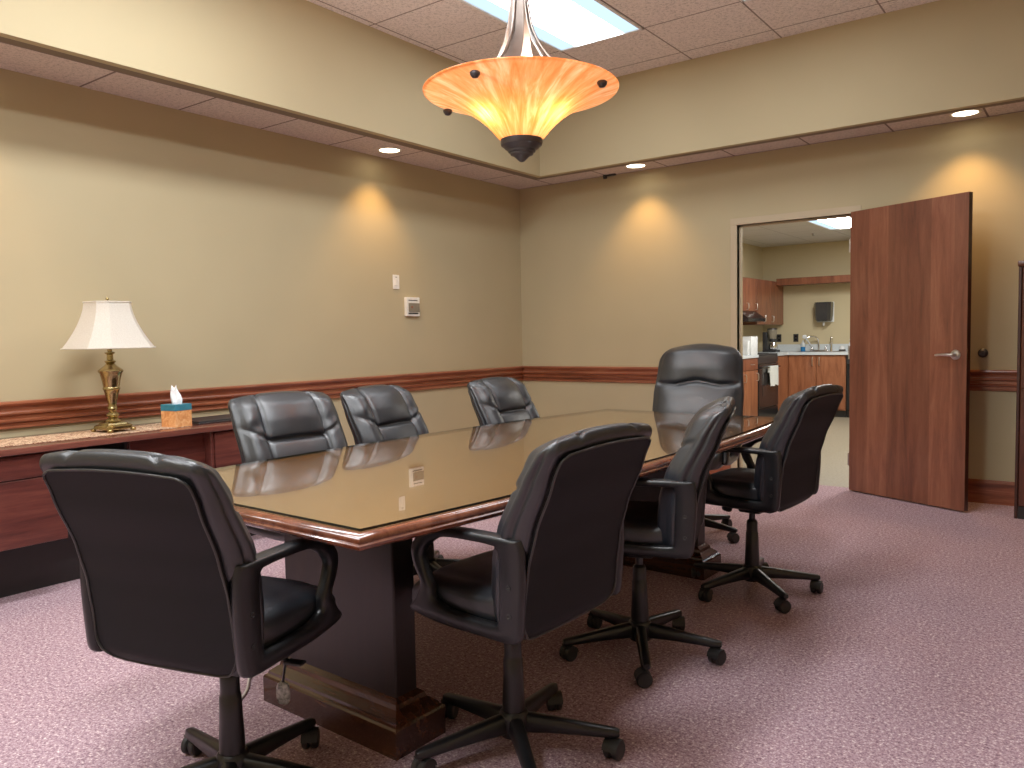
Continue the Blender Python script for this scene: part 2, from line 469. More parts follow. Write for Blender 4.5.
TH = .4403
door = link('door_1', bx(.006, .92, 0, .042, .012, 2.132, .0015, 1), [M['door'], M['dooredge']], None, (3.110, -.040, 0), (0, 0, -TH))
for p in door.data.polygons:
    if abs(p.normal.x) > .9 or abs(p.normal.z) > .9: p.material_index = 1
tag(door, 'reddish brown wood veneer door swung open into the room', kind='structure')
Rx = Matrix.Rotation(PI/2, 4, 'X')
bm = bmesh.new(); lathe(bm, [(.033, 0), (.034, .004), (.030, .010), (.016, .013), (.013, .05), (.0, .052)], 28, mtx=Rx)
lv = link('door_lever', bm, M['steel'], door, (.845, 0, 1.062), smooth=40); lv['label'] = 'satin steel lever handle'
bm = bmesh.new(); tube(bm, catmull([(.004, -.046, 0), (-.03, -.05, .001), (-.075, -.048, .001), (-.118, -.044, -.003)], 5), [.010]*5+[.0095]*5+[.008]*5+[.007], 10)
link('lever_grip', bm, M['steel'], lv, smooth=50)
bm = bmesh.new(); box(bm, .92, .9215, .010, .032, 1.02, 1.10, 0)
link('latch_plate', bm, M['brass'], door)
for z in (.25, 1.07, 1.88):
    bm = bmesh.new(); lathe(bm, [(.007, z-.05), (.007, z+.05)], 10)
    link('hinge', bm, M['steel'], door, (0, .002, 0))
# wall bumper for the lever
bm = bmesh.new(); lathe(bm, [(.032, 0), (.032, .008), (.026, .014), (.020, .018), (.024, .03), (.026, .045), (.018, .055), (0, .056)], 24, mtx=Rx)
tag(link('door_stop', bm, M['bronze'], None, (3.992, -.001, 1.063), smooth=40), 'round bronze wall door stop above the chair rail behind the door', 'door stop')

# ------------------------------------------------------------------ ceiling lights
def troffer(x0, x1, y0, y1, z, label, group='recessed fluorescent ceiling lights', lens='lens'):
    t = empty('ceiling_light', ((x0+x1)/2, (y0+y1)/2, z), 0, label, 'ceiling light', group)
    a, b = (x1-x0)/2, (y1-y0)/2
    bm = bmesh.new()
    for q in ((-a, a, -b, -b+.022), (-a, a, b-.022, b), (-a, -a+.022, -b, b), (a-.022, a, -b, b)):
        box(bm, q[0], q[1], q[2], q[3], -.012, -.001, .002, 1)
    link('frame', bm, M['trofframe'], t)
    bm = bmesh.new()
    loft(bm, [[(-.19*a/.33, -b+.022, -.008), (.19*a/.33, -b+.022, -.008), (.19*a/.33, b-.022, -.008), (-.19*a/.33, b-.022, -.008)]], cap1=False)
    link('diffuser', bm, M[lens], t)
    for s in (-1, 1):
        bm = bmesh.new()
        xi, xo = s*.192*a/.33, s*(a-.022)
        loft(bm, [[(xi, -b+.022, -.006), (xo, -b+.022, -.004), (xo, b-.022, -.004), (xi, b-.022, -.006)]], cap1=False)
        link('side_reflector', bm, M['lensside'], t)
    return t
troffer(1.372, 2.060, -2.569, -1.345, HU, 'recessed fluorescent ceiling light beyond the pendant')
troffer(2.760, 3.448, -2.569, -1.345, HU, 'recessed fluorescent ceiling light right of the pendant, out of frame')
troffer(1.372, 2.060, -5.017, -3.793, HU, 'recessed fluorescent ceiling light over the credenza side', lens='lensbright')
troffer(2.760, 3.448, -5.629, -4.405, HU, 'recessed fluorescent ceiling light over the near table end', lens='lensbright')
troffer(1.372, 2.060, -7.40, -6.24, HU, 'recessed fluorescent ceiling light at the near left', lens='lensbright')
troffer(2.760, 3.448, -7.40, -6.24, HU, 'recessed fluorescent ceiling light at the near right', lens='lensbright')

def downlight(x, y, label, energy=34):
    t = empty('recessed_downlight', (x, y, H), 0, label, 'downlight', 'recessed downlights in the soffit')
    bm = bmesh.new(); lathe(bm, [(.096, 0), (.096, -.004), (.086, -.007), (.078, -.003), (.078, 0)], 36, cap0=False, cap1=False)
    link('trim_ring', bm, M['trimring'], t, smooth=60)
    bm = bmesh.new(); lathe(bm, [(.078, -.002), (.05, -.0035), (.001, -.004)], 32, cap0=False)
    link('bulb', bm, M['bulbwarm'], t)
    L = bpy.data.lights.new('downlight', 'SPOT'); L.energy = energy; L.color = (1, .56, .20); L.spot_size = math.radians(100); L.spot_blend = .75
    L.shadow_soft_size = .05
    lo = bpy.data.objects.new('downlight_lamp', L); COL.objects.link(lo); lo.parent = t; lo.location = (0, 0, -.02)
downlight(.224, -2.01, 'recessed downlight in the left soffit above the thermostat')
downlight(.224, -4.98, 'recessed downlight in the left soffit, at the left edge', 22)
downlight(1.404, -.225, 'recessed downlight in the back soffit left of the doorway')
downlight(3.887, -.225, 'recessed downlight in the back soffit above the open door')
bm = bmesh.new(); lathe(bm, [(.0, -.035), (.016, -.033), (.020, -.02), (.02, 0)], 16); box(bm, 0, .11, -.012, .012, -.016, 0, .004)
tag(link('ceiling_sensor', bm, M['dark'], None, (1.0, -.05, H), smooth=40), 'small dark fitting under the back soffit left of the downlight', 'sensor')

# ------------------------------------------------------------------ pendant
PX, PY = 2.58, -3.55
pend = empty('pendant_light', (PX, PY, 2.0), 0, 'amber glass bowl pendant hanging over the conference table', 'pendant lamp')
prof = [(.084, .095), (.104, .116), (.128, .145), (.158, .176), (.198, .209), (.248, .242), (.306, .270), (.366, .293), (.414, .307), (.428, .312), (.430, .317), (.426, .320)]
bm = bmesh.new(); lathe(bm, prof, 72, cap0=False, cap1=False)
link('glass_bowl', bm, M['amber'], pend, smooth=180)
bm = bmesh.new(); lathe(bm, [(.0, .008), (.010, .010), (.022, .021), (.032, .030), (.036, .034), (.050, .040), (.052, .048), (.060, .052), (.062, .060), (.074, .066), (.080, .074), (.090, .080), (.093, .090), (.093, .108), (.084, .110), (0, .110)], 40)
link('finial_cup', bm, M['bronze'], pend, smooth=35)
cang = [math.radians(a) for a in (-82.4, 7.6, 97.6, 187.6)]
for a in cang:
    bm = bmesh.new()
    tube(bm, catmull([(.375*math.cos(a), .375*math.sin(a), .297), (.30*math.cos(a), .30*math.sin(a), .345), (.17*math.cos(a), .17*math.sin(a), .41), (.075*math.cos(a), .075*math.sin(a), .54), (.045*math.cos(a), .045*math.sin(a), .66), (.035*math.cos(a), .035*math.sin(a), .74)], 6), .007, 8)
    link('support_rod', bm, M['pewter'], pend, smooth=60)
    bm = bmesh.new(); lathe(bm, [(0, -.022), (.012, -.020), (.020, -.010), (.022, 0), (.016, .006), (0, .008)], 16)
    k = link('bowl_knob', bm, M['bronze'], pend, (.385*math.cos(a), .385*math.sin(a), .290), smooth=60)
for k in range(4):
    a = k*PI/2+.35
    c, s = math.cos(a), math.sin(a); rings = []
    for q, (rr, z, w) in enumerate(((.028, .745, .026), (.030, .68, .028), (.040, .60, .031), (.060, .52, .034), (.098, .45, .036), (.150, .385, .038), (.185, .345, .038))):
        ring = []
        for dw, dr in ((-w, 0), (w, 0), (w, .005), (-w, .005)):
            ring.append((c*(rr+dr)-s*dw, s*(rr+dr)+c*dw, z))
        rings.append(ring)
    bm = bmesh.new(); loft(bm, rings)
    link('flared_strap', bm, M['pewter'], pend, smooth=35)
bm = bmesh.new(); lathe(bm, [(.0, .735), (.044, .735), (.048, .742), (.048, .752), (.038, .758), (.020, .775), (.014, .80), (.0, .80)], 28)
link('collar', bm, M['pewter'], pend, smooth=35)
bm = bmesh.new(); lathe(bm, [(.009, .79), (.009, 1.345)], 16)
link('stem', bm, M['pewter'], pend, smooth=60)
bm = bmesh.new(); lathe(bm, [(.0, 1.318), (.02, 1.318), (.045, 1.326), (.068, 1.345), (.07, 1.358), (0, 1.358)], 32)
link('canopy', bm, M['pewter'], pend, smooth=40)
for a in (-1.98, .06, 2.19):
    L = bpy.data.lights.new('bulb', 'POINT'); L.energy = 2.1; L.color = (1, .70, .32); L.shadow_soft_size = .02
    lo = bpy.data.objects.new('pendant_bulb_lamp', L); COL.objects.link(lo); lo.parent = pend
    lo.location = (.150*math.cos(a), .150*math.sin(a), .232)

L = bpy.data.lights.new('ceiling_fill', 'SPOT'); L.energy = 50; L.color = (1, .88, .80); L.spot_size = math.radians(165); L.spot_blend = .6; L.shadow_soft_size = .08  # added fill spot to brighten ceiling and soffit faces, not a pendant bulb
lo = bpy.data.objects.new('added_ceiling_fill_spot', L); COL.objects.link(lo); lo.parent = pend; lo.location = (0, 0, .335); lo.rotation_euler = (PI, 0, 0)

# ------------------------------------------------------------------ conference table
TA = -.030
tb = empty('conference_table', (2.722, -3.68, 0), TA, 'long boat-shaped wooden conference table with a glass cover', 'table')
def boat(off, n=40):
    """outline in table coordinates, y from -1.46 (near) to 1.46 (far)"""
    L0, L1 = -1.46-off, 1.46+off
    pts = []
    def half(y):
        t = max(-1, min(1, y/1.46))
        end = .557 if t < 0 else .535
        return end+(.635-end)*(1-t*t)+off
    for i in range(n+1):
        y = L0+(L1-L0)*i/n; pts.append((half(y), y))
    for i in range(n+1):
        y = L1-(L1-L0)*i/n; pts.append((-half(y), y))
    return pts
TZ = .785
bm = bmesh.new(); prism(bm, boat(.008), .735, TZ-.0075)
link('tabletop', bm, M['table'], tb)
eprof = [(.006, .7375), (.020, .7375), (.030, .742), (.035, .748), (.035, .753), (.029, .757), (.030, .763), (.026, .771), (.017, .7765), (.008, .7785), (.006, .7785)]
bm = bmesh.new(); rings = [[(x, y, z) for x, y in boat(o)] for o, z in eprof]
rings.append(rings[0]); loft(bm, rings, True, False, False)
e = link('moulded_edge', bm, M['tedge'], tb, smooth=50); e['label'] = 'moulded reddish edge band'
bm = bmesh.new(); prism(bm, boat(.0), TZ-.0072, TZ)
for f in bm.faces:
    f.normal_update()
    if abs(f.normal.z) < .5: f.material_index = 1
gt = link('glass_cover', bm, [M['glass'], M['glassedge']], tb); gt['label'] = 'clear glass sheet over the wood top'
for yy in (-1.05, 1.05):
    pd = link('pedestal', bx(-.27, .27, yy-.045, yy+.045, .10, .735, .006, 2), M['tbase'], tb)
    bm = bmesh.new(); rings = []
    for o, z in ((.060, 0), (.060, .085), (.056, .092), (.048, .096), (.046, .104), (.036, .112), (.026, .120), (.020, .124), (.016, .138), (.006, .146), (.0, .150)):
        a, b = .27+o, .045+o
        rings.append([(-a, yy-b, z), (a, yy-b, z), (a, yy+b, z), (-a, yy+b, z)])
    loft(bm, rings)
    link('plinth', bm, M['tplinth'], pd)
    link('cleat', bx(-.36, .36, yy-.06, yy+.06, .705, .7349, .004, 1), M['tbase'], pd)

# ------------------------------------------------------------------ office chairs
def arc_clip(z, z0, z1, w, r0, r1):
    """half width with rounded bottom (radius r0) and top (radius r1) corners"""
    if z < z0+r0:
        q = r0-(z-z0); w = w-r0+math.sqrt(max(0, r0*r0-q*q))
    if z > z1-r1:
        q = r1-(z1-z); w = w-r1+math.sqrt(max(0, r1*r1-q*q))
    return w

class Back:
    def __init__(s, high=False):
        s.high = high
        if not high:
            s.z0, s.z1 = .425, .984
            s.rear = [(.42, -.165), (.44, -.200), (.47, -.212), (.556, -.220), (.65, -.233), (.74, -.258), (.877, -.315), (.98, -.362), (1.02, -.378)]
            s.thk = [(.42, .05), (.46, .085), (.52, .100), (.607, .108), (.73, .112), (.82, .104), (.93, .088), (1.0, .074)]
            s.wid = [(.42, .235), (.5, .248), (.62, .254), (.75, .260), (.88, .260), (1.0, .252)]
            s.crown, s.rt, s.r0, s.r1, s.flare = .016, .040, .080, .040, [(.42, .015), (.6, .026), (.75, .034), (.9, .032), (1.0, .024)]
        else:
            s.z0, s.z1 = .425, 1.150
            s.rear = [(.42, -.165), (.44, -.205), (.50, -.220), (.60, -.228), (.72, -.245), (.85, -.285), (1.0, -.340), (1.2, -.405)]
            s.thk = [(.42, .05), (.46, .09), (.55, .11), (.75, .12), (.95, .12), (1.1, .11), (1.2, .10)]
            s.wid = [(.42, .25), (.5, .275), (.7, .290), (.85, .290), (1.0, .276), (1.15, .268)]
            s.crown, s.rt, s.r0, s.r1, s.flare = .022, .05, .08, .105, [(.4, .015), (.7, .03), (1.2, .03)]
    def yr(s, z): return lerp(s.rear, z)
    def yf(s, z): return lerp(s.rear, z)+lerp(s.thk, z)
    def w(s, z): return arc_clip(z, s.z0, s.z1, lerp(s.wid, z), s.r0, s.r1)
    def front(s, u, z):
        """puff of the front upholstery at relative x position u"""
        au = abs(u)
        edge = sstep(0, .14, 1-au)
        if not s.high:
            seam = .57
            zs = .800+.008*math.cos(u*2)
            if au < seam:
                q = 1-(au/seam)**2
                h = .010*q
                if z > zs: h += .028*math.sin(PI*min(1, max(0, (z-zs)/(s.z1+.01-zs)))**.8)*(q**.35)
                else: h += .012*math.sin(PI*min(1, max(0, (zs-z)/.30)))*(q**.4)
                h -= .020*gauss(z-zs, .008)
            else:
                q = (au-seam)/(1-seam)
                h = .030*math.sin(PI*min(1, q*.95))**.7
                zc = .812+.055*q
                h -= .014*gauss(z-zc, .008)
                h += .004*math.sin(z*70+u*9)*gauss(z-zc-.03, .05)*math.sin(PI*q)
            h -= .014*gauss(au-seam, .026)
            return h*edge*sstep(s.z1+.005, s.z1-.05, z)*sstep(s.z0, s.z0+.06, z)
        zs = .915+.020*math.cos(u*PI*1.0)*(1 if au < .5 else 0)+(.012*(au-.5) if au >= .5 else 0)+.01*math.cos(u*6)*(.5-au if au < .5 else 0)
        h = .012*(1-au*au)
        if z > zs: h += .040*math.sin(PI*min(1, (z-zs)/(s.z1-zs+.03)))**.7*(1-au**4)
        else:
            h += .026*math.sin(PI*min(1, (zs-z)/.34))**.8*(1-au**3)
            h -= .010*gauss(z-.60, .012)
        h -= .020*gauss(z-zs, .011)
        return h*edge*sstep(s.z1+.005, s.z1-.05, z)*sstep(s.z0, s.z0+.06, z)
    def section(s, z):
        w = s.w(z); yr, yf = s.yr(z), s.yf(z)
        # roll the top and bottom ends over
        k = 0
        if z > s.z1-s.rt: k = (z-(s.z1-s.rt))/s.rt
        f = 1-math.sqrt(max(0, 1-min(1, k)**2))
        th = yf-yr
        yr2 = yr+f*th*.40; yf2 = yf-f*th*.58
        kb = 0
        if z < s.z0+.05: kb = (s.z0+.05-z)/.05
        fb = 1-math.sqrt(max(0, 1-min(1, kb)**2))
        yf2 -= fb*th*.45; yr2 += fb*th*.35
        th2 = yf2-yr2
        pts = []
        NF, NS, NR = 64, 12, 48
        fl = lerp(s.flare, z); drop = min(.018+fl*.25, max(.0, (yf2-yr2-.012)*.7))
        rr = min(.030, th2*.45)
        # front, from +w to -w
        for i in range(NF+1):
            u = 1-2*i/NF
            x = u*(w-.012)
            pts.append((x, yf2-drop*abs(u)**5+s.front(u, z)))
        # left side band front->rear with a deep fold between cushion and band
        def side(sg, rev):
            L = []
            for i in range(1, NS):
                t = i/NS
                bulge = math.sin(PI*t)**.55*.012
                fold = -.011*gauss(t-.40, .09)*sstep(s.z0+.02, s.z0+.1, z)*sstep(s.z1-.01, s.z1-.07, z)
                L.append((sg*(w-.012+bulge+fold-(fl-.012)*t**1.3), yf2-drop+(yr2+.004-(yf2-drop))*t))
            return L[::-1] if rev else L
        pts += side(-1, False)
        for i in range(NR+1):
            u = -1+2*i/NR
            pts.append((u*(w-.006-fl), yr2+.006*abs(u)**6))
        pts += side(1, True)
        out = []
        for x, y in pts:
            gq = 0 if s.high else .009*gauss(abs(x)/max(w, .01)-.57, .055)*sstep(s.z1-.05, s.z1-.01, z)
            zz = z+s.crown*(1-(x/max(w, .01))**2)*sstep(s.z1-.16, s.z1, z)-gq
            out.append((x, y, zz))
        return out
    def mesh(s):
        bm = bmesh.new(); zs = []
        n = 84
        for i in range(n+1):
            t = i/n
            zs.append(s.z0+(s.z1-s.z0)*(t+.055*math.sin(2*PI*t)*-1))
        rings = [s.section(z) for z in zs]
        loft(bm, rings)
        return bm
    def panel(s):
        """flat rear cover, slightly proud of the cushion, with its border"""
        bm = bmesh.new(); nx, nz = 22, 34
        za, zb = s.z0+.012, s.z1-.040
        g = []; border = []
        def half(z): return arc_clip(z, za, zb, lerp(s.wid, z)-.006-lerp(s.flare, z), .07, .030 if not s.high else .09)
        rows = []
        for j in range(nz+1):
            t = j/nz; t = t-.05*math.sin(2*PI*t)
            z = za+(zb-za)*t; hw = half(z)
            row = []
            for i in range(nx+1):
                uu = -1+2*i/nx; x = uu*hw
                zz = z+s.crown*.8*(1-(uu*.9)**2)*sstep(s.z1-.16, s.z1, z)
                y = s.section_rear(z)-.005-.004*(1-uu*uu)
                row.append((x, y, zz))
            rows.append(row)
        loft(bm, rows, closed=False)
        border = [r[0] for r in rows]+rows[-1][1:-1]+[r[-1] for r in rows[::-1]]+rows[0][1:-1][::-1]
        ext = bmesh.ops.extrude_face_region(bm, geom=bm.faces[:])
        for v in [v for v in ext['geom'] if isinstance(v, bmesh.types.BMVert)]: v.co.y += .012
        return bm, [Vector(p) for p in border]
    def section_rear(s, z):
        yr, yf = s.yr(z), s.yf(z)
        k = max(0, (z-(s.z1-s.rt))/s.rt); f = 1-math.sqrt(max(0, 1-min(1, k)**2))
        kb = max(0, (s.z0+.05-z)/.05); fb = 1-math.sqrt(max(0, 1-min(1, kb)**2))
        return yr+(yf-yr)*(f*.40+fb*.35)

def superell(bm, a, b, c, n1, n2, cx, cy, cz, nu=40, nv=20, fn=None, mi=0):
    def sp(v, e): return math.copysign(abs(v)**e, v)
    rings = []
    for j in range(nv+1):
        ph = -PI/2+PI*j/nv
        ring = []
        for i in range(nu):
            t = 2*PI*i/nu
            p = Vector((a*sp(math.cos(ph), n1)*sp(math.cos(t), n2), b*sp(math.cos(ph), n1)*sp(math.sin(t), n2), c*sp(math.sin(ph), n1)))
            if fn: p = fn(p)
            ring.append((p.x+cx, p.y+cy, p.z+cz))
        rings.append(ring)
    rings[0] = [tuple(Vector(q)*.98+Vector(rings[1][i])*.02) for i, q in enumerate(rings[0])]
    rings[-1] = [tuple(Vector(q)*.98+Vector(rings[-2][i])*.02) for i, q in enumerate(rings[-1])]
    return loft(bm, rings, mi=mi)

def seat_mesh():
    def fn(p):
        y = p.y
        z = p.z
        k = sstep(.07, .21, y)
        z = z-.034*k*k
        if p.z > 0:
            z += .010*(1-(p.x/.25)**2)-.004*gauss(abs(p.x)-.15, .02)
        # side wrinkles of the soft edge
        ed = sstep(.15, .22, abs(p.x))
        z += .005*ed*math.sin(p.y*70+1.5*math.sin(p.y*23))*(1 if p.z > -.02 else .3)
        x = p.x*(1-.10*sstep(-.02, -.2, y)*0)
        return Vector((x, y, z))
    bm = bmesh.new()
    superell(bm, .222, .212, .052, .45, .38, 0, .034, .508, 64, 28, fn)
    return bm

def arm_mesh(sg):
    pairs = [((-.222, .462), (-.155, .500)), ((-.232, .53), (-.160, .53)), ((-.238, .62), (-.162, .62)), ((-.236, .714), (-.158, .690)), ((-.215, .725), (-.13, .701)),
             ((-.08, .726), (-.06, .702)), ((.04, .722), (.028, .698)), ((.115, .703), (.085, .677)), ((.160, .656), (.118, .640)), ((.154, .605), (.110, .602)),
             ((.128, .555), (.086, .552)), ((.150, .507), (.080, .515)), ((.170, .470), (.03, .496)), ((.05, .452), (-.03, .492)), ((-.10, .450), (-.10, .490)), ((-.185, .450), (-.145, .492))]
    O = catmull([(p[0][0], p[0][1], 0) for p in pairs], 4, True); I = catmull([(p[1][0], p[1][1], 0) for p in pairs], 4, True)
    rings = []
    for o, i in zip(O, I):
        top = sstep(.66, .72, (o.y+i.y)/2)
        h = .017+.009*top
        xc = sg*(.237-.004*top)
        cy, cz = (o.x+i.x)/2, (o.y+i.y)/2
        ring = []
        dy, dz = (o.x-i.x)/2, (o.y-i.y)/2
        for k in range(12):
            t = 2*PI*k/12
            ex = math.copysign(abs(math.cos(t))**.45, math.cos(t)); ez = math.copysign(abs(math.sin(t))**.45, math.sin(t))
            ring.append((xc+h*ex, cy+dy*ez, cz+dz*ez))
        rings.append(ring)
    rings.append(rings[0])
    bm = bmesh.new(); loft(bm, rings, True, False, False)
    return bm

def leg_mesh():
    bm = bmesh.new(); rings = []
    for x, w, zt, h in ((.015, .026, .122, .058), (.05, .025, .121, .056), (.12, .0225, .112, .046), (.20, .021, .100, .036), (.27, .020, .090, .029), (.300, .018, .086, .026), (.312, .012, .082, .018)):
        ring = []
        for k in range(12):
            t = 2*PI*k/12
            ex = math.copysign(abs(math.cos(t))**.6, math.cos(t)); ez = math.copysign(abs(math.sin(t))**.6, math.sin(t))
            ring.append((x, w*ex*(1 if ez < 0 else .86), zt-h/2+h/2*ez))
        rings.append(ring)
    loft(bm, rings); return bm

def caster_mesh():
    bm = bmesh.new()
    lathe(bm, [(.008, .030), (.008, .066)], 10)
    Ry = Matrix.Rotation(PI/2, 4, 'Y')
    for s in (-1, 1):
        m = Matrix.Translation((s*.014, .010, .029)) @ Ry
        lathe(bm, [(.012, -.0105), (.024, -.0105), (.0285, -.007), (.029, 0), (.0285, .007), (.024, .0105), (.012, .0105)], 22, mtx=m)
    m = Matrix.Translation((0, .010, .029)) @ Ry
    lathe(bm, [(.022, -.004), (.022, .004)], 18, mtx=m)
    # hood over the wheels
    rings = []
    for x in (-.0245, 0, .0245):
        ring = []
        for k in range(9):
            a = PI*(.02+.62*k/8); ring.append((x, .010-.0315*math.cos(a)*-1 if False else .010+.0315*math.cos(a), .029+.0315*math.sin(a)))
        for k in range(8, -1, -1):
            a = PI*(.02+.62*k/8); ring.append((x, .010+.0285*math.cos(a), .029+.0285*math.sin(a)))
        rings.append(ring)
    loft(bm, rings)
    return bm

CHAIR_GROUP = 'black leather office chairs around the conference table'
def make_chair(high):
    root = empty('office_chair' if not high else 'high_back_office_chair')
    B = Back(high)
    bk = link('backrest', B.mesh(), M['leather'], root, smooth=180)
    pbm, border = B.panel()
    pn = link('back_panel', pbm, M['backcloth'], bk, smooth=50)
    bm = bmesh.new(); tube(bm, [p+Vector((0, -.001, 0)) for p in border], .0032, 6, closed=True)
    link('piping', bm, M['piping'], bk, smooth=60)
    st = link('seat', seat_mesh(), M['leather'], root, smooth=180)
    bm = bmesh.new(); superell(bm, .210, .185, .030, .5, .35, 0, .015, .458, 40, 14)
    link('seat_shell', bm, M['plastic'], st, smooth=180)
    for sg in (-1, 1):
        a = link('armrest', arm_mesh(sg), M['plastic'], root, smooth=60)
        Ry = Matrix.Rotation(sg*PI/2, 4, 'Y')
        for z in (.525, .60):
            bm = bmesh.new(); lathe(bm, [(.008, 0), (.008, .003), (.004, .003), (.003, .001)], 12, mtx=Matrix.Translation((sg*.253, -.198, z)) @ Ry)
            link('screw', bm, M['rubber'], a, smooth=40)
    bm = bx(-.085, .085, -.13, .11, .405, .440, .012, 3); box(bm, -.05, .05, -.06, .05, .385, .41, .01, 2)
    mech = link('tilt_mechanism', bm, M['plastic'], root, smooth=40)
    bm = bmesh.new(); lathe(bm, [(.022, 0), (.026, .008), (.026, .05), (.020, .056)], 18, mtx=Matrix.Translation((0, .13, .375)) @ Matrix.Rotation(.25, 4, 'X'))
    link('tension_knob', bm, M['plastic'], mech, smooth=40)
    bm = bmesh.new(); tube(bm, [(.06, .0, .415), (.16, .0, .413), (.20, -.005, .408)], .005, 8); box(bm, .19, .245, -.018, .012, .401, .410, .004, 2)
    link('height_lever', bm, M['plastic'], mech, smooth=40)
    bm = bmesh.new(); lathe(bm, [(.034, .085), (.034, .16), (.031, .22), (.029, .285), (.027, .288), (.026, .30), (.026, .335), (.022, .345), (.0145, .35), (.0145, .405)], 28)
    link('gas_column', bm, M['plastic'], root, smooth=35)
    bm = bmesh.new(); lathe(bm, [(.0, .055), (.040, .055), (.044, .065), (.046, .110), (.042, .124), (.036, .130), (0, .130)], 30)
    hb = link('base_hub', bm, M['plastic'], root, smooth=40)
    lm, cm = None, None
    for k in range(5):
        lg = link('base_leg', leg_mesh(), M['plastic'], root, rot=(0, 0, 2*PI*k/5), smooth=60)
        cs = link('caster', caster_mesh(), M['rubber'], lg, (.300, 0, 0), (0, 0, random.uniform(-1.4, 1.4)+PI), smooth=35)
    return root

chairA = make_chair(False)
chairB = make_chair(True)
KIDS = kid_map()
def place(root, x, y, yaw_, star, label):
    root.location = (x, y, 0); root.rotation_euler = (0, 0, yaw_)
    legs = [c for c in root.children if c.name.startswith('base_leg')]
    for k, c in enumerate(legs): c.rotation_euler = (0, 0, star-yaw_+2*PI*k/5)
    tag(root, label, 'chair', CHAIR_GROUP if root.name.startswith('office') else None)
    return root
spots = [
    (2.779, -5.227, .261, .453, 'black leather office chair at the near left with its back to the camera'),
    (3.269, -4.602, 1.527, .500, 'black leather office chair in the foreground at the near right corner of the table'),
    (3.234, -3.728, 1.899, .238, 'middle black leather office chair on the right side of the table, turned edge-on'),
    (3.335, -2.770, 1.500, .509, 'black leather office chair in front of the doorway, farthest along the right side'),
    (2.043, -4.273, -1.692, .300, 'black leather office chair facing us on the left side of the table, beside the credenza'),
    (1.940, -3.535, -1.461, .900, 'middle black leather office chair along the left side of the table'),
    (2.074, -2.712, -1.535, .600, 'black leather office chair nearest the room corner on the far left side of the table'),
]
chairs = []
for i, sp in enumerate(spots):
    c = chairA if i == 0 else copy_tree(chairA, KIDS)
    chairs.append(c)
bpy.context.view_layer.update()
for c, sp in zip(chairs, spots): place(c, *sp)
for c in chairs[4].children:
    if c.name.startswith('backrest'): c.location.z = .014
place(chairB, 2.645, -1.92, PI+.19, -.14, 'high-back black leather executive chair at the far end of the table')
# sticker on the column of the near right chair
st = link('column_sticker', bx(-.008, .008, -.001, .0, .372, .392), simple('grey_sticker', srgb(150, 140, 132), .5), chairs[1], (-.0, 0, 0), (0, 0, 0))
st.location = (-.0148, 0, -.01); st.rotation_euler = (0, 0, -PI/2+.25)
# plastic tag on a strap hanging under the near left chair
bm = bmesh.new(); tube(bm, catmull([(.03, 0, .425), (.022, 0, .35), (.006, 0, .29), (.0, .0, .255)], 5), .004, 6)
cd = link('lever_strap', bm, M['plastic'], chairs[0], (.042, .168, 0), smooth=60)
bm = bmesh.new(); superell(bm, .022, .010, .034, .7, .6, 0, 0, .222, 20, 12)
link('plastic_tag', bm, M['tagfilm'], cd, smooth=60)['label'] = 'crinkled clear plastic tag'
bm = bmesh.new(); tube(bm, catmull([(2.10, -4.60, .006), (2.134, -4.67, .006), (2.165, -4.744, .006), (2.254, -4.823, .006), (2.33, -4.93, .006)], 6), .005, 8)
tag(link('power_cord', bm, M['whitecord'], None, smooth=60), 'pale cord lying on the carpet under the near end of the table', 'cord')

# ------------------------------------------------------------------ credenza and what stands on it
cr = empty('credenza', (.03, -4.62, 0), 0, 'dark red wood credenza along the left wall', 'cabinet')
Y0, Y1 = -1.60, 1.42            # local ends
bm = bx(0, .545, Y0, Y1, .725, .757, .006, 2)
link('top', bm, M['credtop'], cr, smooth=40)
link('plinth', bx(.02, .30, Y0+.03, Y1-.03, 0, .275), M['black_wood'], cr)
link('back_board', bx(.0, .02, Y0+.02, Y1-.02, .28, .725), M['black_wood'], cr)
for ya, yb in ((Y0+.01, -.02), (.805, Y1-.01)):
    b = link('pedestal', bx(.02, .498, ya, yb, .275, .725, .003, 1), M['cred'], cr)
    n = 3 if yb-ya > 1 else 1
    wv = (yb-ya)/n
    for k in range(n):
        y0, y1 = ya+wv*k, ya+wv*(k+1)
        for za, zb in (((.605, .716), (.280, .600)) if n > 1 else ((.280, .716),)):
            link('drawer_front', bx(.4985, .518, y0+.004, y1-.004, za, zb, .003, 2), M['cred'], b)
link('knee_panel', bx(.43, .45, .34, .784, .28, .724, .002, 1), M['cred'], cr)
link('knee_shelf', bx(.02, .43, -.015, .80, .275, .30), M['black_wood'], cr)
link('knee_divider', bx(.02, .43, .325, .34, .30, .724), M['black_wood'], cr)
link('stile', bx(.38, .512, .785, .804, .275, .724, .002, 1), M['cred'], cr)

bm = bmesh.new(); n = 60
rings = []
for i in range(n+1):
    y = -6.1+(2.20)*i/n; wv = .002*math.sin(y*31)
    rings.append([(.135+wv, y, .7575), (.455+wv*1.5, y, .7575), (.455+wv*1.5, y, .7600), (.135+wv, y, .7600)])
loft(bm, rings)
tag(link('table_runner', bm, M['runner']), 'patterned beige and brown woven runner laid along the credenza top', 'table runner')

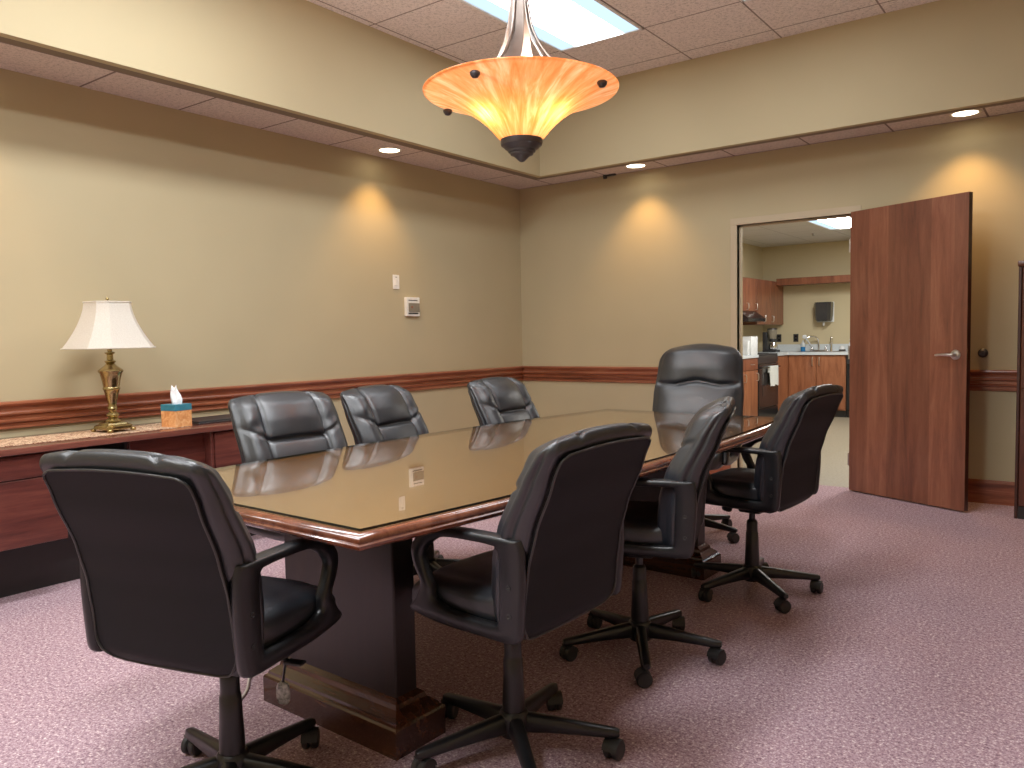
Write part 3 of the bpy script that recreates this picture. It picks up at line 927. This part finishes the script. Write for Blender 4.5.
lamp = empty('table_lamp', (.31, -4.275, .7605), .0, 'brass table lamp with a flared cream shade on the credenza', 'lamp')
bm = bmesh.new()
def oct_ring(a, cut, z): return [(a, -a+cut, z), (a, a-cut, z), (a-cut, a, z), (-a+cut, a, z), (-a, a-cut, z), (-a, -a+cut, z), (-a+cut, -a, z), (a-cut, -a, z)]
loft(bm, [oct_ring(a, a*.28, z) for a, z in ((.074, .014), (.078, .018), (.078, .030), (.072, .036), (.060, .040), (.056, .048), (.044, .054))])
base = link('base', bm, M['brass'], lamp, rot=(0, 0, .15), smooth=30)
for sx in (-1, 1):
    for sy in (-1, 1):
        bm = bmesh.new(); superell(bm, .014, .014, .010, .9, .9, sx*.070, sy*.070, .010, 14, 8)
        link('foot', bm, M['brass'], base, smooth=60)
bm = bmesh.new()
lathe(bm, [(.040, .050), (.042, .058), (.030, .068), (.022, .074), (.030, .084), (.033, .092), (.024, .102), (.016, .108), (.018, .118), (.026, .125), (.024, .133), (.021, .140), (.026, .170), (.034, .205), (.040, .228), (.044, .232), (.044, .240), (.041, .244), (.048, .285), (.056, .318), (.062, .325), (.064, .332), (.060, .338), (.050, .346), (.036, .356), (.026, .366), (.020, .372), (.028, .380), (.028, .386), (.017, .392), (.016, .42), (.026, .428), (.026, .433), (.012, .438), (.012, .53), (0, .53)], 40)
link('stem', bm, M['brass'], lamp, smooth=38)
sh = bmesh.new(); rings = []
for j in range(13):
    t = j/12; z = .455+.25*t
    a = .100+.098*(1-t)**1.65
    rings.append(oct_ring(a, a*.42, z))
loft(sh, rings, True, False, False)
sd = link('lamp_shade', sh, M['shade'], lamp, rot=(0, 0, .12), smooth=25)
bm = bmesh.new()
for a, z in ((.199, .456), (.1005, .704)): tube(bm, oct_ring(a, a*.42, z), .004, 6, closed=True)
link('shade_binding', bm, M['shade'], sd)
bm = bmesh.new(); tube(bm, [(-.098, 0, .70), (0, 0, .70), (.098, 0, .70)], .002, 6); lathe(bm, [(.003, .53), (.003, .715), (.008, .718), (.009, .724), (.005, .732), (0, .733)], 14)
link('finial', bm, M['brass'], lamp, smooth=40)

tis = empty('tissue_box', (.395, -3.952, .757), .18, 'orange marbled tissue box with a teal top band, right of the lamp', 'tissue box')
link('carton', bx(-.058, .058, -.058, .058, .0005, .128, .002, 1), M['marble'], tis)
link('top_band', bx(-.0592, .0592, -.0592, .0592, .094, .131, .002, 1), M['teal'], tis)
bm = bmesh.new(); rings = []
for j in range(11):
    t = j/10; z = .128+.095*t
    rr = .030*(1-.25*t)+.006*math.sin(t*5)
    ring = []
    for k in range(24):
        a = 2*PI*k/24; q = rr*(1+.22*math.sin(3*a+t*2)+.12*math.sin(7*a-t*3)); ring.append((q*math.cos(a)+.004*math.sin(t*6)-.01*t, q*.55*math.sin(a), z+.018*t*math.sin(2*a+.8)))
    rings.append(ring)
loft(bm, rings, True, False, True)
link('tissue', bm, M['tissue'], tis, smooth=60)
bm = bx(.15, .42, -3.83, -3.42, .7575, .766, .003, 1); box(bm, .155, .415, -3.825, -3.425, .766, .774, .002, 1)
tag(link('document_folder', bm, M['dark']), 'flat black folder lying on the credenza right of the tissue box', 'folder')

# ------------------------------------------------------------------ things on the left wall
sw = link('light_switch', bx(.0, .006, -.036, .036, -.058, .058, .002, 1), M['white'], None, (0.0005, -1.755, 1.703))
tag(sw, 'white switch plate on the left wall above the thermostat', 'switch')
link('rocker', bx(.006, .011, -.014, .014, -.030, .030, .002, 1), M['white'], sw)
link('indicator', bx(.006, .0075, -.010, .010, .036, .042), M['greyplastic'], sw)
th = link('thermostat', bx(0, .028, -.080, .080, -.078, .078, .004, 2), M['white'], None, (.0005, -1.585, 1.503))
tag(th, 'boxy white thermostat with a grey face on the left wall', 'thermostat')
link('display_face', bx(.028, .034, -.058, .072, -.044, .030, .002, 1), M['greyplastic'], th)['label'] = 'grey-brown face plate'
link('vent_slot', bx(.028, .030, -.055, .05, .050, .056), M['dark'], th)
link('lower_slot', bx(.028, .031, -.06, .055, -.062, -.050), M['dark'], th)
link('control_button', bx(.034, .037, -.03, -.012, -.012, .006, .001, 1), M['rail'], th)

# ------------------------------------------------------------------ bookcase at the right edge
bc = empty('bookcase', (4.225, -.43, 0), 0, 'tall dark wood cabinet standing against the back wall at the right edge', 'cabinet')
link('carcass', bx(.0185, .893, .012, .40, .06, 1.6245, .003, 1), M['bookcase'], bc)
link('top', bx(-.006, .92, -.006, .405, 1.625, 1.662, .006, 2), M['bookcase'], bc, smooth=40)
for x0, x1 in ((.0, .018), (.894, .912)): link('post', bx(x0, x1, 0, .045, 0, 1.624, .003, 1), M['dooredge'], bc)
link('toe_board', bx(.0185, .893, .005, .0115, .0, .08), M['black_wood'], bc)
for x0, x1 in ((.022, .452), (.458, .890)):
    for za, zb in ((.085, .84), (.85, 1.615)):
        dr = link('door', bx(x0, x1, -.006, .012, za, zb, .003, 1), M['bookcase'], bc)
        bm = bmesh.new(); lathe(bm, [(.006, 0), (.006, .012), (.013, .018), (.012, .026), (0, .028)], 14, mtx=Matrix.Translation((x1-.03 if x0 < .1 else x0+.03, -.006, (za+zb)/2)) @ Rx)
        link('knob', bm, M['bronze'], dr, smooth=40)

# ------------------------------------------------------------------ kitchen beyond the doorway
KX0, KX1, KY1, KH = .37, 4.3, 5.97, 2.56
struct(link('floor_kitchen', bx(KX0, KX1, .10, KY1, -.05, .0), M['kfloor']), 'beige kitchen floor')
struct(link('wall_kitchen_left', bx(KX0-.1, KX0, .12, KY1+.1, 0, KH), M['kwall']))
struct(link('wall_kitchen_back', bx(KX0, KX1+.1, KY1, KY1+.1, 0, KH), M['kwall']))
struct(link('wall_kitchen_right', bx(KX1, KX1+.1, .12, KY1, 0, KH), M['kwall']))
struct(link('ceiling_kitchen', bx(KX0-.1, KX1+.1, .12, KY1+.1, KH, KH+.05), M['kceil']), 'pale tile ceiling in the kitchen')
troffer(1.79, 2.40, 3.19, 4.41, KH, 'ceiling light in the kitchen seen through the doorway', None, 'klens')
troffer(3.0, 3.61, 1.1, 2.3, KH, 'second kitchen ceiling light, hidden by the wall', None, 'klens')
bm = bmesh.new(); lathe(bm, [(0, -.04), (.022, -.038), (.010, -.02), (.03, -.006), (.034, 0)], 16)
tag(link('sprinkler_head', bm, M['steel'], None, (1.505, 4.67, KH+.002), smooth=40), 'small round sprinkler on the kitchen ceiling', 'sprinkler')

CF, CZ = 5.35, .935         # back-run front, counter height
def handle(bm, x, y, z, ax, h=.10):
    if ax == 'y': tube(bm, catmull([(x, y, z-h/2), (x, y-.028, z-h/2+.01), (x, y-.028, z+h/2-.01), (x, y, z+h/2)], 4), .005, 6)
    else: tube(bm, catmull([(x, y, z-h/2), (x+.028, y, z-h/2+.01), (x+.028, y, z+h/2-.01), (x, y, z+h/2)], 4), .005, 6)
# left run cabinet with drawer, before the stove
c1 = link('base_cabinet', bx(KX0+.002, .945, 3.15, 4.065, .10, CZ-.04), M['kwood'])
tag(c1, 'wooden base cabinet with a drawer left of the stove', 'cabinet')
link('toe_kick', bx(KX0+.002, .90, 3.15, 4.065, 0, .0999), M['dark'], c1)
for ya, yb in ((3.155, 3.605), (3.615, 4.06)):
    dr = link('drawer', bx(.9455, .965, ya, yb, .74, CZ-.05, .003, 1), M['kwood_d'], c1)
    dd = link('door', bx(.9455, .965, ya, yb, .11, .73, .003, 1), M['kwood'], c1)
    bm = bmesh.new(); tube(bm, catmull([(.965, (ya+yb)/2-.05, .81), (.99, (ya+yb)/2-.04, .81), (.99, (ya+yb)/2+.04, .81), (.965, (ya+yb)/2+.05, .81)], 4), .005, 6)
    link('drawer_handle', bm, M['steel'], dr)
    bm = bmesh.new(); handle(bm, .965, yb-.05, .64, 'x'); link('door_handle', bm, M['steel'], dd)
# stove
sv = empty('stove', (.66, 4.48, 0), 0, 'black kitchen stove with an oven door and a towel on its handle', 'stove')
link('body', bx(-.288, .285, -.408, .408, .03, .915, .004, 1), M['blackgloss'], sv)
od = link('oven_door', bx(.2855, .315, -.40, .40, .20, .80, .006, 2), M['blackgloss'], sv)
link('oven_window', bx(.3152, .318, -.26, .26, .36, .66, .001, 1), M['ovenglass'], od)
bm = bmesh.new(); tube(bm, catmull([(.315, -.34, .75), (.350, -.33, .752), (.350, .33, .752), (.315, .34, .75)], 5), .010, 8); link('oven_handle', bm, M['blackgloss'], od, smooth=60)
link('drawer', bx(.2855, .31, -.40, .40, .05, .19, .005, 2), M['blackgloss'], sv)
link('control_panel', bx(.2855, .305, -.405, .405, .81, .915, .005, 2), M['dark'], sv)
ct = link('cooktop', bx(-.288, .300, -.408, .408, .9155, .935, .004, 1), M['dark'], sv)
for xx in (-.13, .14):
    for yy in (-.2, .2):
        bm = bmesh.new()
        for rr in (.04, .07, .095): tube(bm, [(xx+rr*math.cos(2*PI*k/24), yy+rr*math.sin(2*PI*k/24), .940) for k in range(24)], .004, 6, closed=True)
        link('burner', bm, M['bronze'], ct)
link('back_guard', bx(-.288, -.25, -.408, .408, .9155, 1.05, .006, 2), M['blackgloss'], sv)
# dish towel over the oven handle
bm = bmesh.new(); rings = []
for i in range(15):
    y = 4.38+.33*i/14
    wv = .006*math.sin(i*1.3); fl = .02*abs(i-7)/7
    zb = .50-fl*.4+.01*math.sin(i*.9)
    rings.append([(1.0245+wv*.4, y, .755), (1.029+wv, y+.0, .66), (1.032+wv*1.4, y+.006*(i-7)/7, zb), (1.036+wv*1.4, y+.006*(i-7)/7, zb), (1.034+wv, y, .66), (1.0285+wv*.4, y, .765), (1.010, y, .7685), (.992, y, .763), (.9905, y, .68), (.9945, y, .68), (.997, y, .757), (1.010, y, .7645)])
loft(bm, rings)
tag(link('dish_towel', bm, M['towel'], smooth=60), 'white dish towel hanging over the oven door handle', 'towel')
# corner filler and sink base
fc = link('base_cabinet', bx(KX0+.002, .945, 4.895, KY1-.002, .10, CZ-.04), M['kwood'])
tag(fc, 'narrow wooden corner cabinet between the stove and the sink cabinet', 'cabinet')
link('toe_kick', bx(KX0+.002, .90, 4.895, 5.42, 0, .0999), M['dark'], fc)
link('door', bx(.9455, .962, 4.91, 5.335, .11, CZ-.05, .003, 1), M['kwood'], fc)
bm = bx(.947, .965, CF+.02, KY1-.002, .10, CZ-.04); box(bm, 1.747, 1.765, CF+.02, KY1-.002, .10, CZ-.04); box(bm, .965, 1.747, CF+.02, KY1-.002, .10, .12)
box(bm, .965, 1.747, CF+.02, CF+.045, .12, CZ-.04)
sk = link('sink_cabinet', bm, M['kwood'])
tag(sk, 'wooden sink base cabinet with two doors under the kitchen counter', 'cabinet')
link('toe_kick', bx(.947, 1.765, CF+.07, KY1-.002, 0, .0999), M['dark'], sk)
for x0, x1, hx in ((.975, 1.360, 1.315), (1.368, 1.755, 1.412)):
    dd = link('door', bx(x0, x1, CF, CF+.0195, .115, CZ-.05, .004, 1), M['kwood'], sk)
    bm = bmesh.new(); handle(bm, hx, CF, .80, 'y', .12); link('door_handle', bm, M['steel'], dd, smooth=60)
dw = link('dishwasher', bx(1.775, 2.365, CF+.02, KY1-.002, .10, CZ-.042), M['blackgloss'])
tag(dw, 'black dishwasher right of the sink cabinet, beside the open door', 'dishwasher')
link('door_panel', bx(1.78, 2.36, CF-.005, CF+.0195, .12, .76, .004, 1), M['blackgloss'], dw)
link('control_panel', bx(1.78, 2.36, CF-.008, CF+.0195, .765, CZ-.045, .004, 1), M['dark'], dw)
link('toe_kick', bx(1.775, 2.365, CF+.07, KY1-.002, 0, .0999), M['dark'], dw)
rc = link('base_cabinet', bx(2.37, 4.29, CF+.02, KY1-.002, .10, CZ-.042), M['kwood'])
tag(rc, 'wooden base cabinet right of the dishwasher, behind the door', 'cabinet')
link('toe_kick', bx(2.37, 4.29, CF+.07, KY1-.002, 0, .0999), M['dark'], rc)
# counters
ctp = link('countertop', bx(KX0+.002, .975, 3.13, 4.069, CZ-.0395, CZ, .004, 1), M['laminate'])
tag(ctp, 'pale laminate countertop piece left of the stove', 'countertop')
link('backsplash', bx(KX0+.0025, KX0+.02, 3.13, 4.069, CZ, CZ+.10, .002, 1), M['laminate'], ctp)
bm = bmesh.new()
S0, S1, T0, T1 = 1.02, 1.66, 5.47, 5.86
for q in ((KX0+.002, .975, 4.891, KY1-.002), (.975, S0, CF-.025, KY1-.002), (S0, S1, CF-.025, T0), (S0, S1, T1, KY1-.002), (S1, 4.29, CF-.025, KY1-.002)):
    box(bm, q[0], q[1], q[2], q[3], CZ-.0395, CZ)
cb = link('countertop', bm, M['laminate'])
tag(cb, 'pale laminate countertop around the kitchen sink', 'countertop')
link('backsplash', bx(KX0+.02, 4.29, KY1-.022, KY1-.0025, CZ, CZ+.105, .002, 1), M['laminate'], cb)
bm = bmesh.new(); loft(bm, [[(S0-.015, T0-.015, CZ+.004), (S1+.015, T0-.015, CZ+.004), (S1+.015, T1+.015, CZ+.004), (S0-.015, T1+.015, CZ+.004)], [(S0+.02, T0+.02, CZ+.002), (S1-.02, T0+.02, CZ+.002), (S1-.02, T1-.02, CZ+.002), (S0+.02, T1-.02, CZ+.002)], [(S0+.04, T0+.04, CZ-.16), (S1-.04, T0+.04, CZ-.16), (S1-.04, T1-.04, CZ-.16), (S0+.04, T1-.04, CZ-.16)]], True, False, True)
sink = link('sink', bm, M['steel'])
tag(sink, 'steel kitchen sink set in the countertop', 'sink')
fa = empty('faucet', (1.25, 5.90, CZ), 0, 'chrome gooseneck faucet behind the kitchen sink', 'faucet')
bm = bmesh.new(); tube(bm, catmull([(0, 0, .022), (0, 0, .12), (-.02, -.02, .20), (-.09, -.06, .225), (-.16, -.10, .19), (-.175, -.11, .13)], 6), .011, 10); link('spout', bm, M['chrome'], fa, smooth=60)
bm = bmesh.new(); box(bm, -.13, .13, -.025, .025, .001, .022, .008, 2); link('deck_plate', bm, M['chrome'], fa, smooth=40)
for s in (-1, 1):
    bm = bmesh.new(); lathe(bm, [(.020, .02), (.016, .05), (.010, .075), (0, .08)], 14, mtx=Matrix.Translation((s*.10, 0, 0))); tube(bm, [(s*.10, 0, .07), (s*.10+s*.03, -.03, .085)], .006, 6)
    link('faucet_handle', bm, M['chrome'], fa, smooth=50)
bm = bmesh.new(); lathe(bm, [(.020, .001), (.017, .03), (.014, .06), (.017, .12), (.020, .19), (.012, .215), (0, .22)], 16)
tag(link('side_sprayer', bm, M['chrome'], None, (1.435, 5.88, CZ), smooth=50), 'chrome side sprayer standing right of the faucet', 'sprayer')
br = empty('dish_brush', (1.20, 5.60, CZ+.006), 0, 'white-headed dish wand leaning on the sink edge', 'brush')
bm = bmesh.new(); tube(bm, [(.07, 0, .02), (-.07, .05, .19)], .009, 8); link('handle', bm, M['clearplastic'], br, smooth=60)
bm = bmesh.new(); superell(bm, .032, .02, .028, .8, .8, -.09, .055, .215, 16, 8); link('brush_head', bm, M['cardwhite'], br, smooth=60)
so = empty('soap_bottle', (1.075, 5.70, CZ), 0, 'clear bottle of blue dish soap left of the faucet', 'bottle')
bm = bmesh.new(); lathe(bm, [(0, .001), (.033, .001), (.035, .01), (.035, .07), (.0, .07)], 18); link('soap', bm, M['blue'], so, smooth=50)
bm = bmesh.new(); lathe(bm, [(.0345, .0705), (.034, .10), (.024, .13), (.012, .145), (.012, .165), (0, .167)], 18); link('upper_bottle', bm, M['clearplastic'], so, smooth=50)
bm = bmesh.new(); lathe(bm, [(0, .001), (.028, .001), (.030, .01), (.030, .10), (.018, .125), (.010, .14), (.010, .175), (0, .178)], 18); tube(bm, [(0, 0, .170), (0, -.04, .172)], .006, 8)
tag(link('soap_dispenser', bm, M['cardwhite'], None, (1.70, 5.90, CZ), smooth=50), 'white pump dispenser at the right end of the visible counter', 'bottle')
cu = empty('upturned_cup', (1.585, 5.90, CZ), 0, 'small white cup with a dark band right of the kitchen sink', 'cup')
bm = bmesh.new(); lathe(bm, [(.045, .005), (.044, .03), (.036, .06), (.030, .075), (0, .078)], 20); link('body', bm, M['cardwhite'], cu, smooth=50)
bm = bmesh.new(); lathe(bm, [(.046, .0045), (.0465, .02), (.0452, .026)], 20, cap0=False, cap1=False); link('band', bm, M['dark'], cu)
# coffee maker
cf = empty('coffee_maker', (.70, 5.38, CZ), 0, 'black coffee maker with a glass top on the corner counter', 'coffee maker')
link('base', bx(-.10, .11, -.09, .09, .001, .035, .008, 2), M['dark'], cf)
link('column', bx(-.10, -.04, -.085, .085, .035, .30, .01, 2), M['dark'], cf)
bm = bmesh.new(); lathe(bm, [(0, .036), (.055, .036), (.066, .06), (.064, .10), (.050, .130), (.046, .145)], 22, cap1=False, mtx=Matrix.Translation((.035, 0, 0))); link('carafe', bm, M['chrome'], cf, smooth=50)
bm = bmesh.new(); lathe(bm, [(0, .150), (.050, .150), (.054, .18), (.050, .2), (0, .2)], 22, mtx=Matrix.Translation((.03, 0, 0))); link('brew_basket', bm, M['dark'], cf, smooth=50)
bm = bmesh.new(); lathe(bm, [(.050, .2005), (.066, .26), (.074, .33), (.074, .335)], 22, mtx=Matrix.Translation((.02, 0, 0))); link('glass_tank', bm, M['greyplastic'], cf, smooth=50)
bm = bmesh.new(); lathe(bm, [(.0745, .3355), (.070, .352), (.0, .362)], 22, mtx=Matrix.Translation((.02, 0, 0))); link('lid', bm, M['dark'], cf, smooth=50)
# paper goods left of the stove
bm = bx(-.09, .10, -.12, .125, .001, .245, .006, 2); box(bm, -.09, .08, -.19, -.125, .001, .19, .006, 2)
tag(link('paper_towel_pack', bm, M['cardwhite'], None, (.865, 3.93, CZ), smooth=40), 'white pack of paper towels on the counter left of the stove', 'paper towels')
tag(link('small_carton', bx(-.06, .06, -.05, .05, .001, .17, .003, 1), M['red'], None, (.58, 3.56, CZ)), 'small dark red carton behind the white paper towels', 'carton')
# wall cabinets
wc = link('wall_cabinet', bx(KX0+.002, .68, 4.07, 4.76, 1.53, 2.0, .002, 1), M['kwood_d'])
tag(wc, 'short wooden wall cabinet above the range hood', 'cabinet')
for ya, yb in ((4.075, 4.41), (4.418, 4.755)):
    dd = link('door', bx(.6805, .70, ya, yb, 1.535, 1.995, .003, 1), M['kwood_d'], wc)
    bm = bmesh.new(); handle(bm, .70, yb-.04, 1.60, 'x', .09); link('door_handle', bm, M['steel'], dd)
wc2 = link('wall_cabinet', bx(KX0+.002, .68, 4.765, KY1-.002, 1.345, 2.0, .002, 1), M['kwood_d'])
tag(wc2, 'tall wooden wall cabinet in the kitchen corner above the coffee maker', 'cabinet')
for ya, yb in ((4.77, 5.36), (5.368, 5.96)):
    dd = link('door', bx(.6805, .70, ya, yb, 1.35, 1.995, .003, 1), M['kwood_d'], wc2)
    bm = bmesh.new(); handle(bm, .70, ya+.30 if ya < 5 else ya+.05, 1.43, 'x', .09); link('door_handle', bm, M['steel'], dd)
wc3 = link('wall_cabinet', bx(KX0+.002, .68, 3.15, 4.065, 1.345, 2.0, .002, 1), M['kwood_d'])
tag(wc3, 'wooden wall cabinet left of the range hood, by the door frame', 'cabinet')
hd = bmesh.new(); loft(hd, [[(KX0+.002, 4.075, 1.385), (.83, 4.075, 1.385), (.83, 4.755, 1.385), (KX0+.002, 4.755, 1.385)], [(KX0+.002, 4.075, 1.43), (.83, 4.075, 1.43), (.83, 4.755, 1.43), (KX0+.002, 4.755, 1.43)], [(KX0+.002, 4.075, 1.529), (.70, 4.075, 1.529), (.70, 4.755, 1.529), (KX0+.002, 4.755, 1.529)]])
tag(link('range_hood', hd, M['blackgloss']), 'black range hood under the short wall cabinet', 'range hood')
tag(link('wood_valance', bx(.705, 4.28, 5.60, 5.965, 1.935, 2.035, .003, 1), M['kwood_d']), 'long wooden valance shelf across the kitchen back wall', 'shelf')
pt = link('towel_dispenser', bx(-.125, .125, -.02, 0, -.16, .14, .006, 2), M['cardwhite'], None, (1.325, KY1+.002, 1.53))
tag(pt, 'smoky black paper towel dispenser on the kitchen wall', 'dispenser')
bm = bmesh.new(); rings = []
for z, a, dd in ((-.15, .085, .17), (-.13, .105, .2), (-.06, .115, .215), (.10, .120, .22), (.135, .118, .20)):
    rings.append([(-a, -.021, z), (-a, -dd*.75, z), (-a*.7, -dd, z), (a*.7, -dd, z), (a, -dd*.75, z), (a, -.021, z)])
loft(bm, rings); link('cover', bm, M['smoke'], pt, smooth=30)
bm = bmesh.new(); superell(bm, .016, .016, .03, .9, .9, 0, -.10, -.185, 12, 8); link('towel_end', bm, M['cardwhite'], pt, smooth=60)
for x, w_ in ((.629, 'left'), (.889, 'right')):
    o = link('wall_outlet', bx(-.038, .038, -.006, 0, -.06, .06, .002, 1), M['dark'], None, (x, KY1-.001, 1.138))
    tag(o, 'black outlet plate on the kitchen wall, '+('behind the coffee maker' if w_ == 'left' else 'left of the faucet'), 'outlet', 'kitchen outlet plates')
    for z in (-.025, .025): link('socket', bx(-.016, .016, -.009, -.006, z-.014, z+.014, .002, 1), M['blackgloss'], o)

# ------------------------------------------------------------------ world and view
w = bpy.data.worlds.new('world'); sc.world = w; w.use_nodes = True
w.node_tree.nodes['Background'].inputs[0].default_value = (.5, .5, .5, 1)
w.node_tree.nodes['Background'].inputs[1].default_value = .1
sc.view_settings.view_transform = 'Standard'
sc.view_settings.look = 'None'
sc.view_settings.exposure = 0
sc.view_settings.gamma = 1.10
sc.cycles.use_denoising = True
sc.cycles.max_bounces = 10
sc.cycles.transparent_max_bounces = 12
sc.cycles.sample_clamp_indirect = 4
